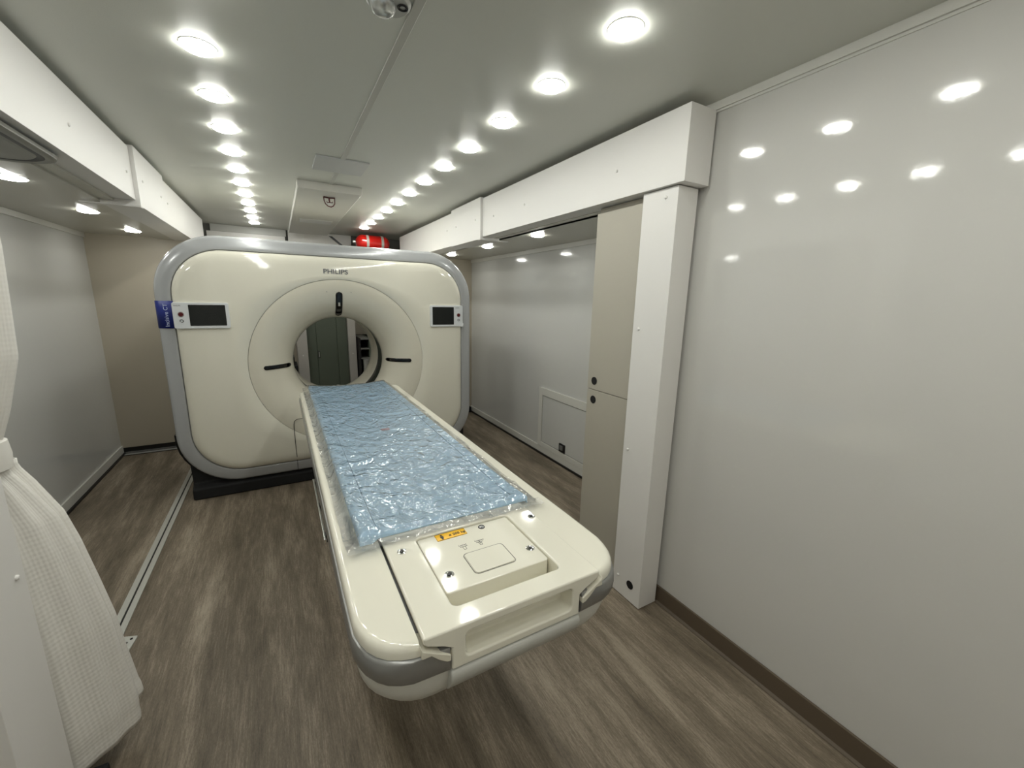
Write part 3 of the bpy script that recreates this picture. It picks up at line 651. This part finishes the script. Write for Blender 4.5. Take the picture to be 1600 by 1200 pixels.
for x, y, z in ((.224, .946, .8112), (.612, .941, .8112), (.302, .812, .8066), (.528, .812, .8066)):
    sc = obj('socket_screw', loft([[(x + r * cos(2 * pi * a / 20), y + r * sin(2 * pi * a / 20), zz) for a in range(20)] for r, zz in ((.0115, z - .001), (.0115, z + .001), (.0085, z + .0022), (.0060, z + .0012))]), CHROME, foot)
    obj('socket', prism([(x + .0052 * cos(a * pi / 3), y + .0052 * sin(a * pi / 3)) for a in range(6)], z + .0010, z + .0026), BLACK, sc)
# cradle (concave carrier under the pad)
def conc(x, edge, mid_): u = (x - CX) / .26; return mid_ + (edge - mid_) * min(1, u * u)
def sheet(x0, x1, y0, y1, nx, ny, zf):
    bm = nb(); V = [[bm.verts.new((x0 + (x1 - x0) * i / nx, y0 + (y1 - y0) * j / ny, zf(x0 + (x1 - x0) * i / nx, y0 + (y1 - y0) * j / ny))) for i in range(nx + 1)] for j in range(ny + 1)]
    for j in range(ny):
        for i in range(nx): bm.faces.new((V[j][i], V[j][i + 1], V[j + 1][i + 1], V[j + 1][i]))
    return bm
obj('cradle', sheet(.186, .630, 1.078, YFAR + .06, 20, 4, lambda x, y: conc(x, .797, .782)), mat('cradle_white', (214, 211, 200), .35), T, solid=.008)
# pedestal
obj('pedestal', prism(rrect(.20, .616, 1.75, 3.10, .05, 6), .0, .16), GREYW, T, bevel=.01)
obj('lift_column', prism(rrect(.24, .576, 1.85, 2.95, .05, 6), .16, .57), mat('bellows_grey', (120, 120, 118), .6), T)
obj('side_rail', box(.066, .074, 1.30, 1.80, .672, .690), CHROME, T, bevel=.002)
for y in (1.33, 1.55, 1.77): obj('rail_mount', box(.072, .086, y - .012, y + .012, .668, .694), BLACK, T, bevel=.002)

# ------------------------------------------------------------ blue pad in its film
MT = thing('foam_pad', 'light blue foam pad wrapped in clear plastic lying on the couch', 'mattress', (.40, 2.08, .80))
MX0, MX1, MY0, MY1 = .136, .652, 1.030, 3.115
def mz(x, y):
    u = abs((x - .398) / .262); e = min(x - MX0, MX1 - x, y - MY0, MY1 - y)
    z = .815 + .018 * min(1.0, u) ** 2.2
    z += .0015 * sin(y * 3.1) - .0005 * cos(x * 30 + y * 5)
    if e < .016: z -= .012 * (1 - max(0, e) / .016) ** 2
    if y < 1.11: z = max(z + .006 * (1.11 - y) / .08, .8165)
    return z
xs = [MX0 + d for d in (0, .004, .009, .016)] + [MX0 + .016 + (MX1 - MX0 - .032) * i / 30 for i in range(1, 30)] + [MX1 - d for d in (.016, .009, .004, 0)]
ys = [MY0 + d for d in (0, .004, .009, .016)] + [MY0 + .016 + (MY1 - MY0 - .032) * i / 70 for i in range(1, 70)] + [MY1 - d for d in (.016, .009, .004, 0)]
bm = nb(); V = [[bm.verts.new((x, y, mz(x, y))) for x in xs] for y in ys]
for a, b in zip(V, V[1:]):
    for i in range(len(xs) - 1): bm.faces.new((a[i], a[i + 1], b[i + 1], b[i]))
loopv = V[0][:] + [r[-1] for r in V[1:]] + V[-1][-2::-1] + [r[0] for r in V[-2:0:-1]]
def pb(x, y):
    if y < 1.11 and .17 < x < .65: return .8125
    if x < .205 or x > .612: return .8022
    return conc(x, .797, .782) + .0065
LV = [[bm.verts.new((x, y, pb(x, y))) for x in xs] for y in ys]
for a, b in zip(LV, LV[1:]):
    for i in range(len(xs) - 1): bm.faces.new((a[i], b[i], b[i + 1], a[i + 1]))
low = LV[0][:] + [r[-1] for r in LV[1:]] + LV[-1][-2::-1] + [r[0] for r in LV[-2:0:-1]]
n = len(loopv)
for i in range(n): bm.faces.new((loopv[i], low[i], low[(i + 1) % n], loopv[(i + 1) % n]))
obj('pad', bm, MATBLUE, MT, smooth=60)
obj('stitch_line', tube([(.185, 1.06 + i * .05, mz(.185, 1.06 + i * .05) + .0005) for i in range(41)], .0009, 5), mat('stitch_blue', (128, 166, 196), .7), MT)
obj('stitch_line', tube([(.605, 1.06 + i * .05, mz(.605, 1.06 + i * .05) + .0005) for i in range(41)], .0012, 5), MATS['stitch_blue'], MT)
# printed pink mark
obj('printed_mark', box(.385, .425, 1.935, 1.965, .8165, .8172), mat('pink_print', (198, 160, 176), .6), MT)
# clear film
def hashn(i, j): 
    v = sin(i * 12.9898 + j * 78.233) * 43758.5453; return v - math.floor(v)
def vn(x, y):
    i, j = math.floor(x), math.floor(y); fx, fy = x - i, y - j; fx = fx * fx * (3 - 2 * fx); fy = fy * fy * (3 - 2 * fy)
    return (hashn(i, j) * (1 - fx) + hashn(i + 1, j) * fx) * (1 - fy) + (hashn(i, j + 1) * (1 - fx) + hashn(i + 1, j + 1) * fx) * fy
def crink(x, y):
    z = 0; 
    for s, a in ((3.5, .0032), (8, .0022), (19, .0009)):
        z += a * (1 - abs(2 * vn(x * s + 3 * vn(x * 4, y * 3) + 7, y * s * .8 + 11 + 2 * vn(y * 3, x * 5)) - 1)) ** 4
    return z
FX0, FX1, FY0, FY1 = .100, .690, .985, 3.13
def fz(x, y):
    dx = max(MX0 - x, x - MX1, 0); dy = max(MY0 - y, y - MY1, 0); d = max(dx, dy)
    xx = min(max(x, MX0 + .01), MX1 - .01); yy = min(max(y, MY0 + .01), MY1 - .01)
    zt = mz(xx, yy) + .0012
    if dy == 0 or y > MY1: base = .8022
    else: base = .8135
    f = min(1, d / .022)
    z = zt * (1 - f) + base * f
    return z + crink(x, y) * (1.0 if d == 0 else 1.8)
NX, NY = 110, 330
obj('plastic_film', sheet(FX0, FX1, FY0, FY1, NX, NY, fz), FILM, MT, smooth=180, label='clear crinkled plastic film')

# ------------------------------------------------------------ curtain at the left
CT = thing('curtain', 'white padded curtain tied back beside the left column', 'curtain', (-.66, 1.52, .1))
def rad(z):
    """distance from curtain axis to its right silhouette"""
    K = [(.04, .25), (.16, .257), (.20, .254), (.35, .240), (.465, .232), (.594, .214), (.737, .192), (.83, .172), (.93, .130), (.98, .104), (1.06, .104), (1.14, .130), (1.28, .165), (1.55, .180), (1.88, .180)]
    for (a, ra), (b, rb) in zip(K, K[1:]):
        if a <= z <= b:
            t_ = (z - a) / (b - a); return ra + (rb - ra) * t_
    return K[0][1] if z < K[0][0] else K[-1][1]
def curtain_mesh(z0, z1, k, phase, ax, ay, skew=0, cut=0.0, thick=1):
    bm = nb(); uvl = bm.loops.layers.uv.new('uv'); NA, NZ = 120, 60; V = []
    for j in range(NZ + 1):
        row = []
        for i in range(NA + 1):
            a = -pi * .62 + (pi * 1.05) * i / NA                  # open sheet round the camera side and right side
            zb = z0 + cut * (i / NA - .3)
            z = zb + (z1 - zb) * j / NZ
            R_ = rad(z) * k
            fold = .030 * R_ / .3 * sin(a * 5 + phase + z * .8) + .008 * sin(a * 11 + phase)
            if z < zb + .045 and z1 < 1.5: fold += .004
            rx = R_ + fold * .5; ry = min(R_ * .42, .105) + fold * .5
            row.append(bm.verts.new((ax + rx * cos(a), ay + ry * sin(a), z)))
        V.append(row)
    for j in range(NZ):
        for i in range(NA):
            f = bm.faces.new((V[j][i], V[j][i + 1], V[j + 1][i + 1], V[j + 1][i]))
            for lp, (ii, jj) in zip(f.loops, ((i, j), (i + 1, j), (i + 1, j + 1), (i, j + 1))): lp[uvl].uv = (ii / NA * .6, z0 + (z1 - z0) * jj / NZ)
    return bm
AX, AY = -.765, 1.515
obj('fabric', curtain_mesh(.065, 1.0, .98, .3, AX, AY, cut=.03), CLOTH, CT, smooth=180, solid=.004)
obj('fabric', curtain_mesh(.145, 1.0, .97, 2.2, AX + .005, AY + .05, cut=.02), CLOTH, CT, smooth=180, solid=.004)
obj('fabric', curtain_mesh(1.05, 1.885, 1.0, 1.1, AX, AY), CLOTH, CT, smooth=180, solid=.004)
tie = [[(AX + (.112 + d) * cos(a), AY + (.066 + d) * sin(a), z) for a in [i * pi / 24 for i in range(48)]] for d, z in ((0, .985), (.008, .99), (.011, 1.025), (.008, 1.062), (0, 1.067))]
obj('tie_band', loft(tie, False, False), CLOTH, CT, solid=.003)
